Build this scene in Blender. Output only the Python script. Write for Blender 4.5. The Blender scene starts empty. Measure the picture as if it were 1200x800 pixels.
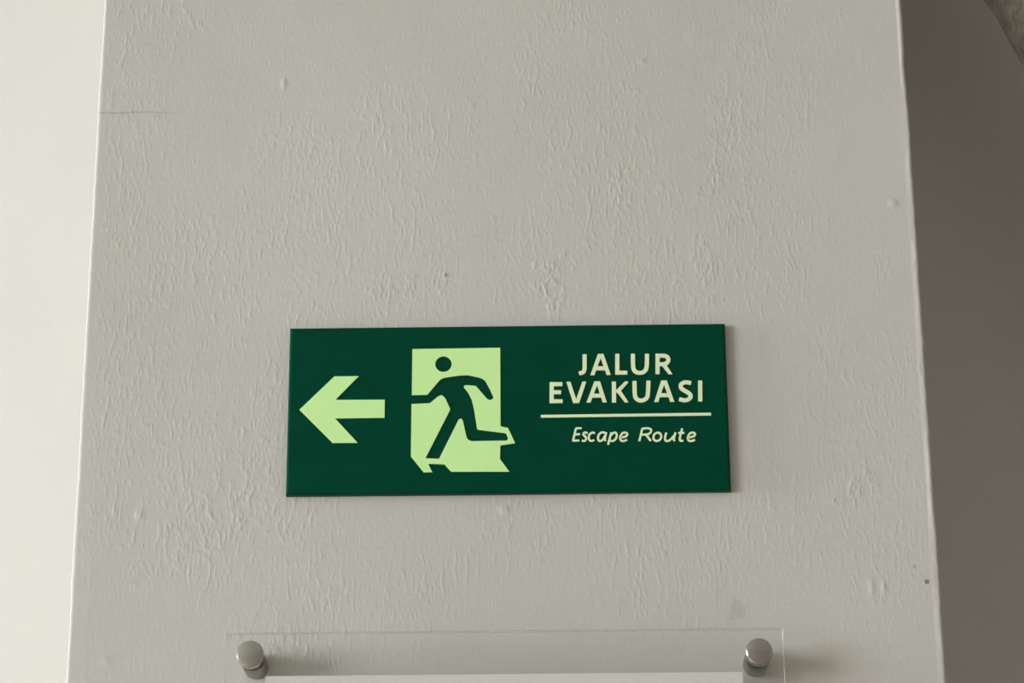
import bpy, bmesh, math, random
import numpy as np
from mathutils import Matrix, Vector, noise
from mathutils.geometry import tessellate_polygon

random.seed(4)
scene = bpy.context.scene
COL = scene.collection

# ---------------------------------------------------------------- camera
cam_data = bpy.data.cameras.new('camera')
cam_data.sensor_fit = 'HORIZONTAL'
cam_data.sensor_width = 36.0
cam_data.lens = 36.0 * 3000.0 / 1200.0
cam_data.clip_start = 0.05
cam = bpy.data.objects.new('camera', cam_data)
COL.objects.link(cam)
right = Vector((0.9998618, 0.01560603, -0.0057299))
down = Vector((-0.01084001, 0.35068939, -0.93642909))
fwd = Vector((-0.01260453, 0.93636179, 0.3508101))
M3 = Matrix((right, -down, -fwd)).transposed()
cam.matrix_world = Matrix.Translation((0.02823, -1.647, 1.50)) @ M3.to_4x4()
scene.camera = cam

# ---------------------------------------------------------------- world, daylight, exposure
world = bpy.data.worlds.new('world')
scene.world = world
world.use_nodes = True
bg = world.node_tree.nodes['Background']
bg.inputs['Color'].default_value = (0.80, 0.90, 1.0, 1)
bg.inputs['Strength'].default_value = 1.0

# window openings of the left wall: (y0, y1, z0, z1)
X_LEFT, X_RIGHT = -4.2, 1.9
Y_BACK, Y_FRONT = 0.60, -5.0
Z_CEIL = 3.0
WINDOWS = [(-0.95, 0.33, 1.40, 2.85), (-4.3, -1.9, 1.0, 2.75)]
LIGHT_POWER = [200.0, 228.0]
for (y0, y1, z0, z1), p in zip(WINDOWS, LIGHT_POWER):
    ld = bpy.data.lights.new('daylight', 'AREA')
    ld.shape = 'RECTANGLE'
    ld.size = y1 - y0
    ld.size_y = z1 - z0
    ld.energy = p
    ld.color = (1.0, 1.022, 1.075)
    lo = bpy.data.objects.new('daylight', ld)
    COL.objects.link(lo)
    lo.location = (X_LEFT - 0.16, (y0 + y1) / 2, (z0 + z1) / 2)
    # local -Z points into the room (+X); local X along Y
    lo.matrix_world = Matrix.Translation(lo.location) @ Matrix(((0, 0, -1), (1, 0, 0), (0, -1, 0))).to_4x4()

scene.cycles.transparent_max_bounces = 32
vs = scene.view_settings
vs.view_transform = 'Standard'
vs.look = 'None'
vs.gamma = 1.0
vs.use_curve_mapping = False
vs.exposure = 0.0


# ---------------------------------------------------------------- materials
def new_mat(name):
    m = bpy.data.materials.new(name)
    m.use_nodes = True
    nt = m.node_tree
    return m, nt, nt.nodes['Principled BSDF']


class G:
    """small node-graph helper"""
    def __init__(self, nt):
        self.nt = nt
        self.tc = nt.nodes.new('ShaderNodeTexCoord')

    def link(self, a, b):
        self.nt.links.new(a, b)

    def val(self, sock, v):
        if hasattr(v, 'links'):
            self.link(v, sock)
        else:
            sock.default_value = v

    def math(self, op, a, b=0.0, c=None, clamp=False):
        n = self.nt.nodes.new('ShaderNodeMath')
        n.operation = op
        n.use_clamp = clamp
        self.val(n.inputs[0], a)
        self.val(n.inputs[1], b)
        if c is not None:
            self.val(n.inputs[2], c)
        return n.outputs[0]

    def mapping(self, scale=(1, 1, 1), loc=(0, 0, 0), vec=None):
        n = self.nt.nodes.new('ShaderNodeMapping')
        n.inputs['Scale'].default_value = scale
        n.inputs['Location'].default_value = loc
        self.link(vec or self.tc.outputs['Object'], n.inputs['Vector'])
        return n.outputs[0]

    def noise(self, vec, scale=1.0, detail=2.0, rough=0.5, dist=0.0):
        n = self.nt.nodes.new('ShaderNodeTexNoise')
        self.link(vec, n.inputs['Vector'])
        n.inputs['Scale'].default_value = scale
        n.inputs['Detail'].default_value = detail
        n.inputs['Roughness'].default_value = rough
        n.inputs['Distortion'].default_value = dist
        return n.outputs[0]

    def ramp(self, f, lo, hi, to0=0.0, to1=1.0):
        n = self.nt.nodes.new('ShaderNodeMapRange')
        n.interpolation_type = 'SMOOTHSTEP'
        self.val(n.inputs['Value'], f)
        n.inputs['From Min'].default_value = lo
        n.inputs['From Max'].default_value = hi
        n.inputs['To Min'].default_value = to0
        n.inputs['To Max'].default_value = to1
        return n.outputs[0]

    def spot(self, x, z, rx, rz, wobble=None):
        """1 inside an ellipse around object-space (x, z), 0 outside"""
        n = self.nt.nodes.new('ShaderNodeSeparateXYZ')
        self.link(self.tc.outputs['Object'], n.inputs[0])
        dx = self.math('DIVIDE', self.math('SUBTRACT', n.outputs['X'], x), rx)
        dz = self.math('DIVIDE', self.math('SUBTRACT', n.outputs['Z'], z), rz)
        d = self.math('SQRT', self.math('ADD', self.math('MULTIPLY', dx, dx), self.math('MULTIPLY', dz, dz)))
        if wobble is not None:
            d = self.math('ADD', d, self.math('MULTIPLY', self.math('SUBTRACT', wobble, 0.5), 2.2))
        return self.ramp(d, 0.5, 1.0, 1.0, 0.0)

    def mix(self, f, a, b):
        n = self.nt.nodes.new('ShaderNodeMix')
        n.data_type = 'RGBA'
        self.val(n.inputs['Factor'], f)
        ia = [s for s in n.inputs if s.name == 'A' and s.type == 'RGBA'][0]
        ib = [s for s in n.inputs if s.name == 'B' and s.type == 'RGBA'][0]
        self.val(ia, a)
        self.val(ib, b)
        return [s for s in n.outputs if s.type == 'RGBA'][0]

    def bump(self, h, strength, dist, normal=None):
        n = self.nt.nodes.new('ShaderNodeBump')
        n.inputs['Strength'].default_value = strength
        n.inputs['Distance'].default_value = dist
        self.val(n.inputs['Height'], h)
        if normal is not None:
            self.link(normal, n.inputs['Normal'])
        return n.outputs[0]


def plaster(name, color, color2, column=False):
    m, nt, b = new_mat(name)
    g = G(nt)
    mott = g.noise(g.mapping((7, 7, 5), (0.4, 0.2, 0.9)), 1.0, 3.0, 0.6)
    colr = g.mix(g.ramp(mott, 0.3, 0.7), color, color2)
    if column:
        wob = g.noise(g.mapping((160, 160, 160)), 1.0, 2.0, 0.6)
        # hairline crack running in from the left arris
        sep = nt.nodes.new('ShaderNodeSeparateXYZ')
        g.link(g.tc.outputs['Object'], sep.inputs[0])
        wz = g.math('MULTIPLY', g.math('SUBTRACT', g.noise(g.mapping((45, 45, 0)), 1.0, 3.0, 0.6), 0.5), 0.0035)
        dz = g.math('ABSOLUTE', g.math('SUBTRACT', g.math('SUBTRACT', sep.outputs['Z'], 2.2935), wz))
        line = g.math('MULTIPLY', g.ramp(dz, 0.0002, 0.0009, 1.0, 0.0), g.ramp(sep.outputs['X'], -0.262, -0.215, 1.0, 0.0))
        colr = g.mix(g.math('MULTIPLY', line, 0.45), colr, (0.22, 0.20, 0.16, 1))
        # dark specks and one grey smudge
        for (x, z, r, a) in [(0.2795, 1.9435, 0.0022, 0.75), (0.272, 1.954, 0.0020, 0.25), (-0.0395, 2.1665, 0.0016, 0.6)]:
            colr = g.mix(g.math('MULTIPLY', g.spot(x, z, r, r), a), colr, (0.10, 0.09, 0.075, 1))
        colr = g.mix(g.math('MULTIPLY', g.spot(0.1535, 1.9265, 0.0068, 0.0085, wobble=wob), 0.30), colr, (0.30, 0.28, 0.24, 1))
    g.link(g.bump(g.noise(g.mapping((420, 420, 240)), 1.0, 1.0, 0.5), 0.35, 0.0002), b.inputs['Normal'])
    g.link(colr, b.inputs['Base Color'])
    b.inputs['Roughness'].default_value = 0.62
    b.inputs['Specular IOR Level'].default_value = 0.3
    return m


def simple(name, color, rough, metal=0.0, bump=None, spec=0.5, color2=None, cscale=40.0, coat=0.0):
    m, nt, b = new_mat(name)
    g = G(nt)
    b.inputs['Roughness'].default_value = rough
    b.inputs['Metallic'].default_value = metal
    b.inputs['Specular IOR Level'].default_value = spec
    b.inputs['Coat Weight'].default_value = coat
    c2 = color2 or tuple(c * 0.92 for c in color)
    f = g.ramp(g.noise(g.mapping((1, 1, 1)), cscale, 3.0, 0.6), 0.3, 0.7)
    g.link(g.mix(f, (*color, 1), (*c2, 1)), b.inputs['Base Color'])
    if bump:
        sc, st, dist = bump
        g.link(g.bump(g.noise(g.mapping(sc), 1.0, 3.0, 0.6), st, dist), b.inputs['Normal'])
    return m


def clear_sheet(name, tint, gloss_rough=0.03, haze=0.02):
    """thin clear plastic or glass: see-through, with a Fresnel reflection and a touch of haze"""
    m = bpy.data.materials.new(name)
    m.use_nodes = True
    nt = m.node_tree
    for n in list(nt.nodes):
        if n.type != 'OUTPUT_MATERIAL':
            nt.nodes.remove(n)
    out = [n for n in nt.nodes if n.type == 'OUTPUT_MATERIAL'][0]
    g = G(nt)
    tr = nt.nodes.new('ShaderNodeBsdfTransparent')
    tr.inputs['Color'].default_value = (*tint, 1)
    gl = nt.nodes.new('ShaderNodeBsdfGlossy')
    gl.inputs['Roughness'].default_value = gloss_rough
    di = nt.nodes.new('ShaderNodeBsdfDiffuse')
    di.inputs['Color'].default_value = (0.75, 0.75, 0.72, 1)
    fr = nt.nodes.new('ShaderNodeFresnel')
    fr.inputs['IOR'].default_value = 1.30
    haze_mix = g.ramp(g.noise(g.mapping((30, 30, 30)), 1.0, 3.0, 0.6), 0.3, 0.8, haze * 0.5, haze * 1.5)  # uneven share of pale diffuse mixed into the clear material
    m1 = nt.nodes.new('ShaderNodeMixShader')
    g.link(haze_mix, m1.inputs[0])
    g.link(tr.outputs[0], m1.inputs[1])
    g.link(di.outputs[0], m1.inputs[2])
    geo = nt.nodes.new('ShaderNodeNewGeometry')      # reflect at the outer faces only, not again on the way out
    fac = g.math('MULTIPLY', fr.outputs[0], g.math('SUBTRACT', 1.0, geo.outputs['Backfacing']))
    m2 = nt.nodes.new('ShaderNodeMixShader')
    g.link(fac, m2.inputs[0])
    g.link(m1.outputs[0], m2.inputs[1])
    g.link(gl.outputs[0], m2.inputs[2])
    g.link(m2.outputs[0], out.inputs['Surface'])
    return m


WALL_A, WALL_B = (0.575, 0.567, 0.525, 1), (0.56, 0.552, 0.512, 1)
MAT = {
    'column': plaster('column_plaster', (0.505, 0.494, 0.448, 1), (0.485, 0.473, 0.430, 1), column=True),
    'wall': plaster('wall_plaster', WALL_A, WALL_B),
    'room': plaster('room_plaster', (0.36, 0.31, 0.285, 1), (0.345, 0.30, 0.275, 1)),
    'ceiling': simple('ceiling_paint', (0.60, 0.60, 0.56), 0.8, bump=((60, 60, 60), 0.3, 0.001)),
    'floor': simple('floor_tile', (0.42, 0.37, 0.31), 0.35, color2=(0.36, 0.31, 0.26), cscale=6.0),
    'frame': simple('window_frame_paint', (0.70, 0.70, 0.68), 0.4),
    'pane': clear_sheet('window_glass', (0.97, 0.98, 0.97), 0.0, 0.0),
    'green': simple('green_acrylic', (0.0004, 0.050, 0.026), 0.25, spec=0.05, color2=(0.0005, 0.046, 0.024), cscale=30.0),
    'green_print': simple('green_figure', (0.0008, 0.047, 0.024), 0.4, spec=0.05, cscale=30.0),
    'pale': simple('luminous_inlay', (0.56, 0.86, 0.355), 0.45, color2=(0.545, 0.845, 0.345), cscale=60.0, spec=0.4),
    'letter': simple('luminous_letter', (0.72, 0.81, 0.52), 0.45, color2=(0.70, 0.79, 0.50), cscale=200.0, spec=0.4),
    'steel': simple('brushed_steel', (0.44, 0.43, 0.395), 0.24, metal=1.0, bump=((1500, 300, 150), 0.15, 0.0002)),
    'steel_dark': simple('steel_barrel', (0.32, 0.305, 0.275), 0.34, metal=1.0, bump=((1500, 300, 150), 0.15, 0.0002)),
    'acrylic': clear_sheet('clear_acrylic', (0.996, 0.997, 0.995), 0.02, 0.012),
    'acrylic_edge': clear_sheet('acrylic_cut_edge', (0.97, 0.97, 0.955), 0.25, 0.45),
    'paper': simple('white_paper', (0.62, 0.61, 0.56), 0.7, color2=(0.612, 0.602, 0.552), bump=((300, 300, 300), 0.1, 0.0003)),
    'lagging': simple('pipe_lagging', (0.85, 0.84, 0.78), 0.5, bump=((60, 60, 60), 0.8, 0.008), color2=(0.60, 0.59, 0.52), cscale=60.0),
    'band': simple('dark_band', (0.06, 0.055, 0.04), 0.6),
}


# ---------------------------------------------------------------- mesh helpers
def link(name, bm, mat, parent=None, smooth=False, loc=None):
    me = bpy.data.meshes.new(name)
    bmesh.ops.recalc_face_normals(bm, faces=bm.faces)
    bm.to_mesh(me)
    bm.free()
    me.materials.append(MAT[mat] if isinstance(mat, str) else mat)
    if smooth:
        for p in me.polygons:
            p.use_smooth = True
    o = bpy.data.objects.new(name, me)
    COL.objects.link(o)
    if loc is not None:
        o.location = loc
    if parent is not None:
        o.parent = parent
    return o


def empty(name, loc):
    o = bpy.data.objects.new(name, None)
    o.empty_display_size = 0.02
    COL.objects.link(o)
    o.location = loc
    return o


def box(bm, x0, x1, y0, y1, z0, z1, bevel=0.0):
    r = bmesh.ops.create_cube(bm, size=1.0)
    for v in r['verts']:
        v.co = Vector(((x0 + x1) / 2 + v.co.x * (x1 - x0), (y0 + y1) / 2 + v.co.y * (y1 - y0), (z0 + z1) / 2 + v.co.z * (z1 - z0)))
    if bevel:
        es = list({e for v in r['verts'] for e in v.link_edges})
        bmesh.ops.bevel(bm, geom=es, offset=bevel, segments=2, affect='EDGES', profile=0.5)


def boxed(name, dims, mat, parent=None, bevel=0.0, loc=None):
    bm = bmesh.new()
    box(bm, *dims, bevel=bevel)
    return link(name, bm, mat, parent, loc=loc)


def lathe(bm, profile, n=40):
    """profile of (radius, y) turned about the Y axis"""
    rings = []
    for r, y in profile:
        rings.append([bm.verts.new((r * math.cos(2 * math.pi * i / n), y, r * math.sin(2 * math.pi * i / n))) for i in range(n)])
    for a, b in zip(rings, rings[1:]):
        for i in range(n):
            bm.faces.new((a[i], a[(i + 1) % n], b[(i + 1) % n], b[i]))
    bm.faces.new(rings[0])
    bm.faces.new(rings[-1])


def plate(bm, loops, y_back, y_front, bev=0.0):
    """flat plate in XZ: loops[0] outer outline, further loops are holes; extruded from y_back to y_front (front is -Y)"""
    flat = [p for lp in loops for p in lp]
    tris = tessellate_polygon([[Vector((x, z, 0)) for x, z in lp] for lp in loops])
    back = [bm.verts.new((x, y_back, z)) for x, z in flat]
    front = [bm.verts.new((x, y_front, z)) for x, z in flat]
    for t in tris:
        if len(set(t)) == 3:
            bm.faces.new([front[i] for i in t])
            bm.faces.new([back[i] for i in reversed(t)])
    k = 0
    for lp in loops:
        n = len(lp)
        for i in range(n):
            a, b = k + i, k + (i + 1) % n
            bm.faces.new((front[a], front[b], back[b], back[a]))
        k += n
    bmesh.ops.recalc_face_normals(bm, faces=bm.faces)


def catmull(pts, sub=6):
    if len(pts) < 3:
        return pts
    closed = math.dist(pts[0], pts[-1]) < 0.3
    out = []
    n = len(pts)
    for i in range(n - 1):
        p0 = pts[i - 1] if i > 0 else (pts[-2] if closed else pts[0])
        p1, p2 = pts[i], pts[i + 1]
        p3 = pts[i + 2] if i + 2 < n else (pts[1] if closed else pts[-1])
        for k in range(sub):
            t = k / sub
            out.append(tuple(0.5 * ((2 * b) + (-a + c) * t + (2 * a - 5 * b + 4 * c - d) * t * t + (-a + 3 * b - 3 * c + d) * t ** 3)
                             for a, b, c, d in zip(p0, p1, p2, p3)))
    out.append(pts[-1])
    return out


def stroke(bm, pts, w, y_back, y_front):
    """a ribbon of width w with softly rounded ends along pts (x, z)"""
    h = w / 2
    n = len(pts)
    dirs = []
    for i in range(n):
        a, b = pts[max(i - 1, 0)], pts[min(i + 1, n - 1)]
        l = math.dist(a, b) or 1.0
        dirs.append(((b[0] - a[0]) / l, (b[1] - a[1]) / l))
    left, rgt = [], []
    cap = [(-0.20, 0.60), (-0.14, 0.88), (-0.02, 0.99)]        # (along, across) in units of h
    for al, ac in cap:
        (x, z), (dx, dz) = pts[0], dirs[0]
        left.append((x + dx * al * h - dz * ac * h, z + dz * al * h + dx * ac * h))
        rgt.append((x + dx * al * h + dz * ac * h, z + dz * al * h - dx * ac * h))
    for (x, z), (dx, dz) in zip(pts, dirs):
        left.append((x - dz * h, z + dx * h))
        rgt.append((x + dz * h, z - dx * h))
    for al, ac in reversed(cap):
        (x, z), (dx, dz) = pts[-1], dirs[-1]
        left.append((x - dx * al * h - dz * ac * h, z - dz * al * h + dx * ac * h))
        rgt.append((x - dx * al * h + dz * ac * h, z - dz * al * h - dx * ac * h))
    lv = [bm.verts.new((x, y_front, z)) for x, z in left]
    rv = [bm.verts.new((x, y_front, z)) for x, z in rgt]
    lb = [bm.verts.new((x, y_back, z)) for x, z in left]
    rb = [bm.verts.new((x, y_back, z)) for x, z in rgt]
    for i in range(len(lv) - 1):
        bm.faces.new((lv[i], lv[i + 1], rv[i + 1], rv[i]))
        bm.faces.new((lv[i], lb[i], lb[i + 1], lv[i + 1]))
        bm.faces.new((rv[i], rv[i + 1], rb[i + 1], rb[i]))
    bm.faces.new((lv[0], rv[0], rb[0], lb[0]))
    bm.faces.new((lv[-1], lb[-1], rb[-1], rv[-1]))


def structure(o, label=None):
    o['kind'] = 'structure'
    if label:
        o['label'] = label
    return o


def thing(o, label, category, group=None):
    o['label'] = label
    o['category'] = category
    if group:
        o['group'] = group
    return o


# ---------------------------------------------------------------- the room
T = 0.12
structure(boxed('floor', (X_LEFT - T, X_RIGHT + T, Y_FRONT - T, Y_BACK + T, -0.1, 0.0), 'floor'))
structure(boxed('ceiling', (X_LEFT - T, X_RIGHT + T, Y_FRONT - T, Y_BACK + T, Z_CEIL, Z_CEIL + 0.1), 'ceiling'))
structure(boxed('wall_back', (X_LEFT - T, X_RIGHT + T, Y_BACK, Y_BACK + T, 0, Z_CEIL), 'wall'),
          'cream painted wall behind the grey pillar, bright on its left')
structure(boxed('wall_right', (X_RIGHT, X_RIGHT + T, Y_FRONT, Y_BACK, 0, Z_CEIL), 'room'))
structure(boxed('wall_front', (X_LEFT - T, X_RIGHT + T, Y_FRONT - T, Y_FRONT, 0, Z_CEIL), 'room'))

bm = bmesh.new()                                   # left wall with two window openings
ys = sorted([Y_FRONT, Y_BACK] + [w[0] for w in WINDOWS] + [w[1] for w in WINDOWS])
edges = sorted([(w[0], w[1], w[2], w[3]) for w in WINDOWS])
cur = Y_FRONT
for (y0, y1, z0, z1) in edges:
    box(bm, X_LEFT - T, X_LEFT, cur, y0, 0, Z_CEIL)
    box(bm, X_LEFT - T, X_LEFT, y0, y1, 0, z0)
    box(bm, X_LEFT - T, X_LEFT, y0, y1, z1, Z_CEIL)
    cur = y1
box(bm, X_LEFT - T, X_LEFT, cur, Y_BACK, 0, Z_CEIL)
structure(link('wall_left', bm, 'wall'))

for i, (y0, y1, z0, z1) in enumerate(WINDOWS):
    bm = bmesh.new()
    fw = 0.05
    xa, xb = X_LEFT - 0.09, X_LEFT - 0.03
    box(bm, xa, xb, y0, y0 + fw, z0, z1)
    box(bm, xa, xb, y1 - fw, y1, z0, z1)
    box(bm, xa, xb, y0 + fw, y1 - fw, z0, z0 + fw)
    box(bm, xa, xb, y0 + fw, y1 - fw, z1 - fw, z1)
    win = structure(link('window_%d' % (i + 1), bm, 'frame'))
    boxed('pane', (X_LEFT - 0.063, X_LEFT - 0.057, y0 + fw, y1 - fw, z0 + fw, z1 - fw), 'pane', win)

# the pillar: a rounded-arris profile drawn up the full height, its edges slightly uneven
HALF = 0.2876
DEPTH = Y_BACK


def vnoise(u, v, seed):
    """smooth value noise on numpy arrays, 0..1"""
    rs = np.random.RandomState(seed)
    tab = rs.rand(256, 256)
    iu, iv = np.floor(u).astype(int), np.floor(v).astype(int)
    fu, fv = u - iu, v - iv
    fu, fv = fu * fu * (3 - 2 * fu), fv * fv * (3 - 2 * fv)
    a, b = tab[iu % 256, iv % 256], tab[(iu + 1) % 256, iv % 256]
    c, d = tab[iu % 256, (iv + 1) % 256], tab[(iu + 1) % 256, (iv + 1) % 256]
    return (a * (1 - fu) + b * fu) * (1 - fv) + (c * (1 - fu) + d * fu) * fv


def sstep(v, lo, hi):
    t = np.clip((v - lo) / (hi - lo), 0, 1)
    return t * t * (3 - 2 * t)


# rough places of the plaster: (x, z, rx, rz, strength)
PATCHES = [(0.036, 2.155, 0.017, 0.026, 1.0), (-0.165, 1.905, 0.040, 0.020, 0.7), (0.085, 2.225, 0.012, 0.030, 0.7),
           (-0.205, 1.990, 0.030, 0.050, 0.5), (0.235, 2.010, 0.016, 0.016, 0.9), (-0.125, 2.205, 0.030, 0.030, 0.4),
           (-0.070, 2.160, 0.040, 0.014, 0.6), (0.150, 2.235, 0.018, 0.020, 0.7), (0.140, 2.170, 0.020, 0.03, 0.6),
           (-0.165, 2.035, 0.016, 0.06, 0.5), (-0.14, 2.27, 0.05, 0.03, 0.35), (0.160, 2.28, 0.02, 0.05, 0.45)]
LUMPS = [(0.2735, 2.2165, 0.0035, 0.003), (-0.2800, 2.1335, 0.003, 0.003), (-0.2795, 2.2985, 0.0018, 0.003),
         (-0.245, 1.995, 0.003, 0.0045), (-0.262, 1.895, 0.004, 0.003), (-0.262, 1.998, 0.002, 0.004),
         (0.2430, 1.9400, 0.0022, 0.006), (0.2510, 1.9400, 0.0018, 0.005), (-0.1560, 2.315, 0.002, 0.004),
         (0.10, 2.33, 0.004, 0.002), (-0.23, 2.385, 0.002, 0.005), (0.0, 1.9965, 0.004, 0.003), (-0.0395, 2.1665, 0.003, 0.002)]


def relief(x, z):
    """height of the plaster (metres, towards the room)"""
    hu, hv = x + 3.0, z + 1.0
    warp = (vnoise(hu * 60, hv * 60, 1) - 0.5) * 2.6 + (vnoise(hu * 200, hv * 150, 11) - 0.5) * 1.2
    st = sstep(vnoise(hu * 680 + warp, hv * 225, 2) * 0.70 + vnoise(hu * 1050 + warp, hv * 430, 3) * 0.30, 0.58, 0.84)
    where = sstep(vnoise(hu * 16, hv * 11, 4) * 0.6 + vnoise(hu * 45, hv * 30, 5) * 0.4, 0.36, 0.68)
    low = sstep(z, 1.885, 1.96)
    h = st * (0.22 + 0.78 * where) * (0.25 + 0.75 * np.maximum(low, sstep(-x, 0.08, 0.13))) * (1.0 - 0.3 * sstep(x, 0.14, 0.2)) * 0.00016
    wob = (vnoise(hu * 140, hv * 110, 6) - 0.5) * 1.3
    rough = sstep(vnoise(hu * 600, hv * 420, 7) * 0.65 + vnoise(hu * 1000, hv * 700, 8) * 0.35, 0.42, 0.78)
    for (px, pz, rx, rz, s) in PATCHES:
        d = np.sqrt(((x - px) / rx) ** 2 + ((z - pz) / rz) ** 2) + wob
        h = h + s * sstep(-d, -1.0, -0.35) * rough * 0.00036
    for (px, pz, rx, rz) in LUMPS:
        d = ((x - px) / rx) ** 2 + ((z - pz) / rz) ** 2 + wob * 0.8
        h = h + np.exp(-np.clip(d, 0, 30) * 1.5) * 0.00045
    h = h + (vnoise(hu * 9, hv * 6, 9) - 0.5) * 0.0008
    # keep the plaster flat behind the sign and the standoffs
    sg = sstep(np.maximum(np.abs(x - 0.00295) - 0.1480, np.abs(z - 2.0669) - 0.0590), -0.004, 0.0)
    h = h * sg - 0.0004 * (1 - sg)
    return h


# across: both arrises, with the right one built up into a low bead
NX = 1400
xin = np.linspace(-HALF + 0.0024, HALF - 0.0050, NX)
zs = np.concatenate([[0.0, 0.6, 1.2, 1.6], np.arange(1.78, 2.46, 0.0012), [2.7, Z_CEIL]])
zz, xx = np.meshgrid(zs, xin, indexing='ij')
hh = relief(xx, zz)
hh[(zs < 1.79) | (zs > 2.45), :] = 0.0
hh = np.maximum(hh, -0.0009) * np.minimum(1.0, (xx + HALF) / 0.012)
DISH = 0.15                                            # added curve, proud towards both arrises: dims the left side, brightens the right
hh = hh + DISH * np.maximum(np.abs(xx) - 0.155, 0.0) ** 2
EDGE = DISH * (HALF - 0.155) ** 2
nr = len(zs)
left_pts, right_pts = [], []
for z in zs:
    wob = lambda q, a: a * noise.noise(Vector((q * 7.3, z * 22.0, 0.3))) + 0.6 * a * noise.noise(Vector((q * 3.1, z * 110.0, 2.0)))
    a, b, c = wob(1, 0.0006), wob(2, 0.0006), wob(3, 0.0005)
    l, r = -HALF + a, HALF + b
    left_pts.append([(l, DEPTH, z), (l, 0.010, z), (l, 0.0013 - EDGE, z), (l + 0.0003, 0.0005 - EDGE, z), (l + 0.0008, 0.0001 - EDGE, z)])
    right_pts.append([(r - 0.0036, -0.0001 - c * 0.4 - EDGE, z), (r - 0.0026, -0.0004 + c - EDGE, z), (r - 0.0014, -0.0005 + c - EDGE, z), (r - 0.0006, -0.0001 - EDGE, z),
                      (r, 0.0007 - EDGE, z), (r, 0.010, z), (r, DEPTH, z)])
verts = np.concatenate([np.array(left_pts), np.stack([xx, -hh, zz], -1), np.array(right_pts)], axis=1)
row_len = verts.shape[1]
idx = np.arange(nr * row_len).reshape(nr, row_len)
quads = np.stack([idx[:-1, :-1], idx[:-1, 1:], idx[1:, 1:], idx[1:, :-1]], -1).reshape(-1, 4)
back = np.stack([idx[:-1, -1], idx[:-1, 0], idx[1:, 0], idx[1:, -1]], -1)
quads = np.concatenate([quads, back])
me = bpy.data.meshes.new('wall_column')                 # open at floor and ceiling, where it meets them
me.vertices.add(nr * row_len)
me.vertices.foreach_set('co', verts.reshape(-1).astype(np.float32))
me.loops.add(quads.size)
me.loops.foreach_set('vertex_index', quads.reshape(-1).astype(np.int32))
me.polygons.add(len(quads))
me.polygons.foreach_set('loop_start', np.arange(0, quads.size, 4, dtype=np.int32))
me.update(calc_edges=True)
me.validate()
me.materials.append(MAT['column'])
me.polygons.foreach_set('use_smooth', [True] * len(me.polygons))
me.update()
me.set_sharp_from_angle(angle=math.radians(60))
o = bpy.data.objects.new('wall_column', me)
COL.objects.link(o)
structure(o, 'grey plastered pillar carrying the green escape sign')

# ---------------------------------------------------------------- the escape sign (millimetres about its centre)
DOOR = [(-64.95, 43.1), (-4.85, 43.4), (-4.85, -13.3), (0.15, -14.4), (4.95, -25.4), (-5.05, -26.9), (-5.35, -36.5), (0.95, -45.5), (-38.05, -45.1), (-40.45, -42.5), (-42.65, -39.9), (-53.65, -39.3), (-50.85, -45.3), (-56.65, -45.3), (-65.35, -34.0), (-65.25, 3.4)]
FIGURE = [(-65.25, 3.4), (-52.65, 3.8), (-47.15, 8.8), (-44.75, 9.7), (-42.45, 7.5), (-38.85, -0.8), (-55.55, -35.4), (-46.35, -35.8), (-33.25, -8.2), (-31.35, -7.2), (-30.35, -8.9), (-28.05, -19.9), (-27.05, -22.5), (-24.35, -23.6), (-0.55, -23.4), (0.15, -22.2), (-1.05, -18.3), (-20.65, -15.5), (-22.75, -1.2), (-24.35, 6.0), (-26.85, 11.2), (-29.95, 15.2), (-29.05, 16.6), (-21.65, 16.0), (-13.95, 6.5), (-11.85, 5.4), (-9.35, 7.1), (-12.05, 13.3), (-15.15, 19.6), (-18.15, 21.6), (-26.85, 23.7), (-33.05, 23.5), (-43.55, 21.9), (-45.95, 20.6), (-54.55, 9.8), (-65.05, 9.7)]
HEAD = [(-43.65, 31.9), (-49.35, 31.9), (-43.65, 37.4)]
ARROW = [(-141.35, 0.1), (-118.05, 23.9), (-101.35, 23.9), (-117.05, 6.9), (-83.45, 6.7), (-83.45, -6.3), (-116.95, -6.4), (-101.35, -24.0), (-118.25, -23.9)]
LINE = [(22.45, -6.4), (137.55, -6.1)]
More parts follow.
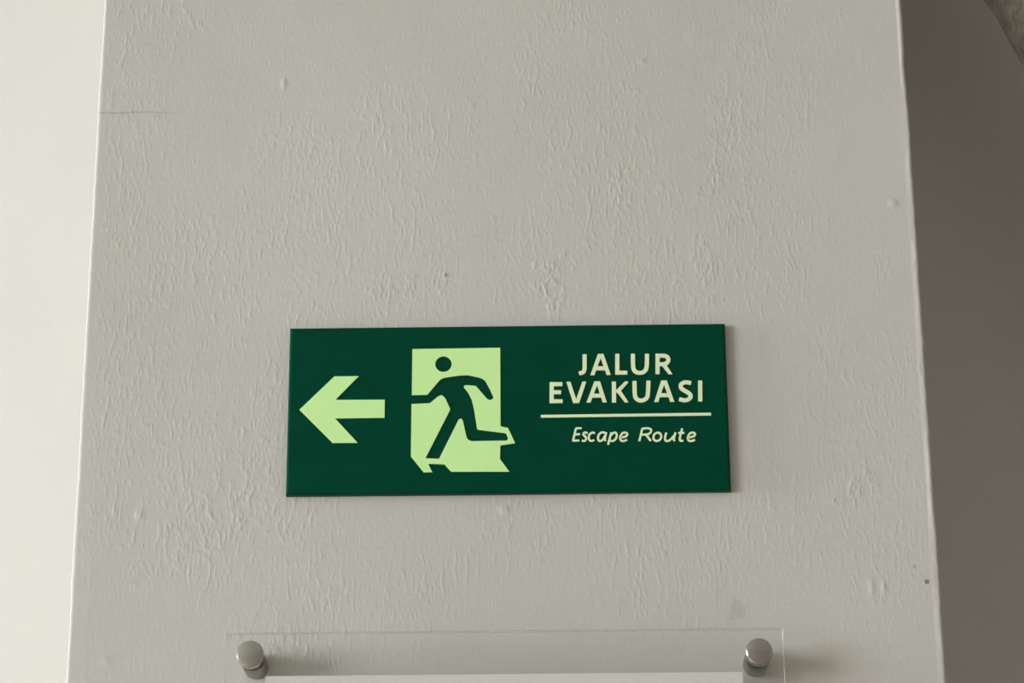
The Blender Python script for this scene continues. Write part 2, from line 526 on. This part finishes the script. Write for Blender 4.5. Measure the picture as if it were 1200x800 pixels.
LETTERS = [
    ('J', 2.85, (22.5, 38.0), [(1, [(52.75, 37.7), (52.65, 30.2), (52.45, 27.0), (51.45, 25.0), (48.95, 24.2)])]),
    ('A', 2.85, (22.8, 38.1), [(0, [(63.15, 37.9), (57.85, 22.6)]), (0, [(64.25, 37.9), (68.95, 22.4)]), (0, [(63.75, 38.3), (63.65, 35.9)]), (0, [(60.25, 27.7), (66.85, 27.6)])]),
    ('L', 2.85, (22.9, 38.1), [(0, [(75.05, 37.8), (74.75, 23.2)]), (0, [(74.75, 24.4), (81.35, 24.3)])]),
    ('U', 2.85, (22.5, 38.1), [(1, [(85.75, 37.7), (85.65, 29.3), (86.35, 26.0), (88.55, 24.3), (91.85, 24.3), (93.95, 25.9), (94.95, 29.2), (95.35, 37.6)])]),
    ('R', 2.85, (22.8, 37.9), [(0, [(102.55, 37.6), (102.15, 23.3)]), (1, [(102.55, 36.3), (106.75, 36.3), (109.15, 35.3), (109.75, 33.0), (108.45, 30.9), (106.15, 30.2), (102.55, 30.1)]), (0, [(106.35, 30.0), (110.95, 22.5)])]),
    ('E', 2.85, (2.9, 18.1), [(0, [(30.05, 17.8), (29.85, 3.1)]), (0, [(30.05, 16.6), (37.05, 16.5)]), (0, [(29.95, 10.8), (36.05, 10.7)]), (0, [(29.95, 4.3), (37.05, 4.2)])]),
    ('V', 2.85, (2.8, 18.2), [(0, [(41.45, 18.4), (45.85, 3.0)]), (0, [(52.25, 18.5), (47.15, 3.0)]), (0, [(46.55, 5.0), (46.45, 2.6)])]),
    ('A', 2.85, (3.1, 18.3), [(0, [(60.45, 18.2), (54.85, 2.8)]), (0, [(61.55, 18.2), (65.85, 2.7)]), (0, [(61.05, 18.6), (60.95, 16.2)]), (0, [(57.25, 8.0), (64.15, 8.0)])]),
    ('K', 2.85, (2.9, 18.1), [(0, [(72.35, 17.7), (72.15, 2.9)]), (0, [(81.05, 18.2), (74.25, 10.3)]), (0, [(75.15, 11.7), (80.75, 2.2)])]),
    ('U', 2.85, (2.5, 18.5), [(1, [(86.35, 18.0), (86.35, 9.2), (87.15, 5.9), (89.25, 4.3), (91.75, 4.3), (94.25, 5.9), (95.25, 9.1), (95.85, 18.1)])]),
    ('A', 2.85, (2.9, 18.4), [(0, [(105.85, 18.2), (100.75, 2.6)]), (0, [(106.95, 18.2), (111.65, 2.5)]), (0, [(106.35, 18.6), (106.35, 16.2)]), (0, [(103.05, 7.8), (109.75, 7.8)])]),
    ('S', 2.85, None, [(1, [(124.55, 16.3), (121.95, 16.9), (119.55, 16.6), (117.75, 15.1), (117.95, 12.9), (119.75, 11.2), (122.05, 9.8), (123.85, 8.1), (123.95, 5.9), (121.85, 4.3), (119.55, 4.0), (116.55, 4.9)])]),
    ('I', 2.85, (2.9, 18.2), [(0, [(130.95, 17.8), (130.55, 3.3)])]),
    ('E', 1.45, None, [(0, [(46.05, -15.4), (43.95, -24.1)]), (0, [(46.05, -15.2), (49.75, -15.2)]), (0, [(45.15, -19.6), (48.65, -19.4)]), (0, [(43.95, -24.0), (48.15, -23.9)])]),
    ('s', 1.45, None, [(1, [(53.75, -18.8), (52.45, -18.2), (51.15, -18.8), (51.25, -20.1), (52.65, -21.6), (52.75, -23.1), (51.65, -24.3), (50.05, -23.9)])]),
    ('c', 1.45, None, [(1, [(58.75, -18.8), (57.05, -18.4), (55.45, -19.5), (54.65, -21.4), (54.95, -23.4), (56.35, -24.3), (58.15, -23.7)])]),
    ('a', 1.45, None, [(1, [(66.15, -18.8), (64.15, -18.3), (62.25, -19.0), (60.95, -21.2), (61.05, -23.5), (62.15, -24.4), (63.85, -23.6), (65.55, -20.8)]), (1, [(66.45, -18.5), (65.65, -21.8), (65.45, -23.2), (65.85, -24.4)])]),
    ('p', 1.45, None, [(0, [(69.85, -18.5), (67.55, -26.9)]), (1, [(69.15, -21.0), (70.95, -19.0), (72.55, -18.6), (73.55, -19.9), (73.15, -22.3), (71.65, -24.1), (70.05, -24.5), (68.45, -23.6)])]),
    ('e', 1.45, None, [(1, [(76.15, -22.1), (78.55, -21.7), (80.15, -20.9), (80.65, -19.6), (79.55, -18.7), (77.65, -18.9), (76.25, -20.7), (75.75, -22.6), (76.45, -24.2), (78.15, -24.6), (80.35, -23.7)])]),
    ('R', 1.45, None, [(0, [(90.85, -15.9), (88.65, -24.7)]), (1, [(91.05, -15.9), (94.45, -15.7), (96.65, -16.6), (96.45, -18.6), (94.55, -19.9), (90.05, -20.3)]), (0, [(93.35, -20.3), (96.35, -24.7)])]),
    ('o', 1.45, None, [(1, [(103.45, -21.9), (103.05, -23.1), (102.15, -24.2), (101.05, -24.7), (99.85, -24.7), (98.85, -24.1), (98.25, -23.1), (98.25, -21.8), (98.65, -20.5), (99.55, -19.5), (100.65, -19.0), (101.85, -19.0), (102.75, -19.5), (103.35, -20.6), (103.45, -21.9)])]),
    ('u', 1.45, None, [(1, [(106.95, -19.1), (106.05, -22.4), (106.35, -24.5), (107.95, -24.9), (110.05, -23.6), (112.05, -21.3)]), (1, [(113.15, -19.0), (112.15, -22.5), (111.85, -23.8), (112.45, -24.9)])]),
    ('t', 1.45, None, [(1, [(117.75, -16.2), (116.35, -21.3), (115.95, -23.3), (116.45, -24.8), (118.15, -24.8)]), (0, [(115.15, -19.3), (119.05, -19.3)])]),
    ('e', 1.45, None, [(1, [(121.75, -22.6), (124.05, -22.2), (125.75, -21.4), (126.35, -20.1), (125.25, -19.2), (123.35, -19.4), (121.85, -21.2), (121.35, -23.1), (122.05, -24.7), (123.85, -25.1), (126.05, -24.2)])]),
]

SIGN = (0.00292, 0.0, 2.0668)
S_W, S_H, S_T = 0.2986, 0.1197, 0.0060
sign = thing(empty('escape_sign', SIGN), 'dark green rectangular escape route sign with left arrow and running figure on the pillar', 'sign')
bm = bmesh.new()
box(bm, -S_W / 2, S_W / 2, -S_T, 0.0, -S_H / 2, S_H / 2)
rim = [e for e in bm.edges if all(v.co.y < -S_T * 0.5 for v in e.verts)]
bmesh.ops.bevel(bm, geom=rim, offset=0.0020, segments=4, affect='EDGES', profile=0.5)
link('panel', bm, 'green', sign)


def m2(pts):
    return [(x / 1000, z / 1000) for x, z in pts]


def flat(name, loops, mat, raise_mm, label=None):
    bm = bmesh.new()
    plate(bm, [m2(l) for l in loops], -S_T + 0.0002, -S_T - raise_mm / 1000)
    o = link(name, bm, mat, sign)
    if label:
        o['label'] = label
    return o


flat('arrow', [ARROW], 'pale', 0.5, 'pale green arrow pointing left')
hx, hz = HEAD[0]
hr = 5.6
head_loop = [(hx + hr * math.cos(2 * math.pi * i / 36), hz + hr * math.sin(2 * math.pi * i / 36)) for i in range(36)]


def soften(pts, keep):
    """round the corners of an outline a little"""
    out = []
    n = len(pts)
    for i in range(n):
        p, q, r = pts[i - 1], pts[i], pts[(i + 1) % n]
        if i in keep:
            out.append(q)
            continue
        d1, d2 = math.dist(p, q), math.dist(q, r)
        f1, f2 = min(0.4, 0.9 / d1), min(0.4, 0.9 / d2)
        a = (q[0] + (p[0] - q[0]) * f1, q[1] + (p[1] - q[1]) * f1)
        b = (q[0] + (r[0] - q[0]) * f2, q[1] + (r[1] - q[1]) * f2)
        out += [a, ((a[0] + b[0] + 2 * q[0]) / 4, (a[1] + b[1] + 2 * q[1]) / 4), b]
    return out


figure = soften(FIGURE, {0, len(FIGURE) - 1, 6, 7})
doorway = DOOR[:-1] + figure
flat('doorway_symbol', [doorway, head_loop], 'pale', 0.5, 'pale green doorway shape')
flat('running_figure', [figure], 'green_print', 0.12, 'dark green running figure')
flat('figure_head', [head_loop], 'green_print', 0.12, 'dark green round head of the running figure')
(lx0, lz0), (lx1, lz1) = LINE
flat('divider_line', [[(lx0, lz0 - 1.0), (lx1, lz1 - 1.0), (lx1, lz1 + 1.0), (lx0, lz0 + 1.0)]], 'letter', 0.5, 'thin pale line under the large words')
for ch, w, span, strokes in LETTERS:
    bm = bmesh.new()
    for k, (smooth_, pts) in enumerate(strokes):
        p = m2(catmull(pts) if smooth_ else pts)
        stroke(bm, p, w / 1000, -S_T + 0.0002, -S_T - 0.0005 - 0.00001 * k)
    if span:                                            # stems are cut level at the cap line and the base line
        for v in bm.verts:
            v.co.z = min(max(v.co.z, span[0] / 1000), span[1] / 1000)
    o = link('letter', bm, 'letter', sign)
    o['label'] = 'pale letter ' + ch

# ---------------------------------------------------------------- the acrylic notice holder below the sign
H_TOP, H_BOT, H_HALF = 1.9065, 1.6560, 0.1805
Y_SHEET = -0.0300
holder = thing(empty('notice_holder', (0.0, 0.0, H_BOT)), 'clear acrylic notice holder on steel standoffs below the escape sign', 'notice holder')
boxed('front_sheet', (-H_HALF, H_HALF, Y_SHEET, Y_SHEET + 0.0028, 0, H_TOP - H_BOT), 'acrylic', holder, bevel=0.0003)
boxed('back_sheet', (-H_HALF, H_HALF, Y_SHEET + 0.0036, Y_SHEET + 0.0064, 0, H_TOP - H_BOT), 'acrylic', holder, bevel=0.0003)

for o in holder.children:                           # the sawn edges of the sheets scatter light
    o.data.materials.append(MAT['acrylic_edge'])
    for p in o.data.polygons:
        if abs(p.normal.y) < 0.9:
            p.material_index = 1


def standoff():
    bm = bmesh.new()
    R, y = 0.0086, Y_SHEET
    lathe(bm, [(R - 0.0012, y), (R, y - 0.0006), (R, y - 0.0078), (R - 0.0007, y - 0.0087), (R - 0.0022, y - 0.0090)])
    cap = link('standoff', bm, 'steel', smooth=True)
    cap.data.set_sharp_from_angle(angle=math.radians(35))
    bm = bmesh.new()
    lathe(bm, [(0.0078, y + 0.0064), (0.0082, y + 0.0070), (0.0082, -0.0006), (0.0078, 0.0)])
    barrel = link('barrel', bm, 'steel_dark', cap, smooth=True)
    barrel.data.set_sharp_from_angle(angle=math.radians(35))
    return cap, barrel


cap0, bar0 = standoff()
first = True
for (x, z) in [(-0.1632, 1.8905), (0.1640, 1.8890), (-0.1632, 1.6730), (0.1640, 1.6730)]:
    if first:
        c, b = cap0, bar0
        first = False
    else:
        c, b = cap0.copy(), bar0.copy()
        COL.objects.link(c)
        COL.objects.link(b)
        b.parent = c
    c.parent = holder
    c.location = (x, 0, z - H_BOT)

thing(boxed('notice_paper', (-0.1540, 0.1536, Y_SHEET + 0.0029, Y_SHEET + 0.0035, 1.684, 1.8782), 'paper'),
      'white sheet of paper held inside the clear acrylic notice holder', 'paper')

# ---------------------------------------------------------------- lagged pipe in the corner behind the pillar
PATH = [(0.372, 0.44, 3.0), (0.372, 0.44, 2.91), (0.391, 0.44, 2.80), (0.4735, 0.44, 2.629), (0.772, 0.44, 2.012), (0.83, 0.47, 1.93), (0.85, 0.60, 1.89)]
P0 = Vector(PATH[0])
pipe = thing(empty('wrapped_pipe', P0), 'lumpy grey wrapped pipe slanting down in the corner right of the pillar', 'pipe')


def path_points(step=0.008):
    """evenly spaced points along the pipe, its bends smoothed"""
    pts = [Vector(p) for p in PATH]
    for _ in range(3):                                  # corner cutting
        new = [pts[0]]
        for a, b in zip(pts, pts[1:]):
            new += [a.lerp(b, 0.25), a.lerp(b, 0.75)]
        pts = new + [pts[-1]]
    out = [pts[0]]
    for a, b in zip(pts, pts[1:]):
        n = max(1, int((b - a).length / step))
        out += [a.lerp(b, (k + 1) / n) for k in range(n)]
    return out


CENTRE = path_points()


def tube(name, i0, i1, rad, mat, lump, n=40):
    bm = bmesh.new()
    rings = []
    for k in range(i0, i1):
        c = CENTRE[k]
        ax = (CENTRE[min(k + 1, len(CENTRE) - 1)] - CENTRE[max(k - 1, 0)]).normalized()
        ref = Vector((0.3, 1, 0.2))
        side = ax.cross(ref).normalized()
        out = ax.cross(side).normalized()
        row = []
        for i in range(n):
            a = 2 * math.pi * i / n
            d = side * math.cos(a) + out * math.sin(a)
            q = c + d * rad
            r = rad + lump * (noise.noise(q * 28.0) + 0.6 * noise.noise(q * 70.0))
            row.append(bm.verts.new(c + d * r - P0))
        rings.append(row)
    for a, b in zip(rings, rings[1:]):
        for i in range(n):
            bm.faces.new((a[i], a[(i + 1) % n], b[(i + 1) % n], b[i]))
    bm.faces.new(rings[0])
    bm.faces.new(rings[-1])
    return link(name, bm, mat, pipe, smooth=True)


tube('lagging', 0, len(CENTRE), 0.042, 'lagging', 0.0022)
for f in (0.10, 0.55, 0.85):
    k = int(f * len(CENTRE))
    tube('strap', k, k + 4, 0.047, 'band', 0.0)
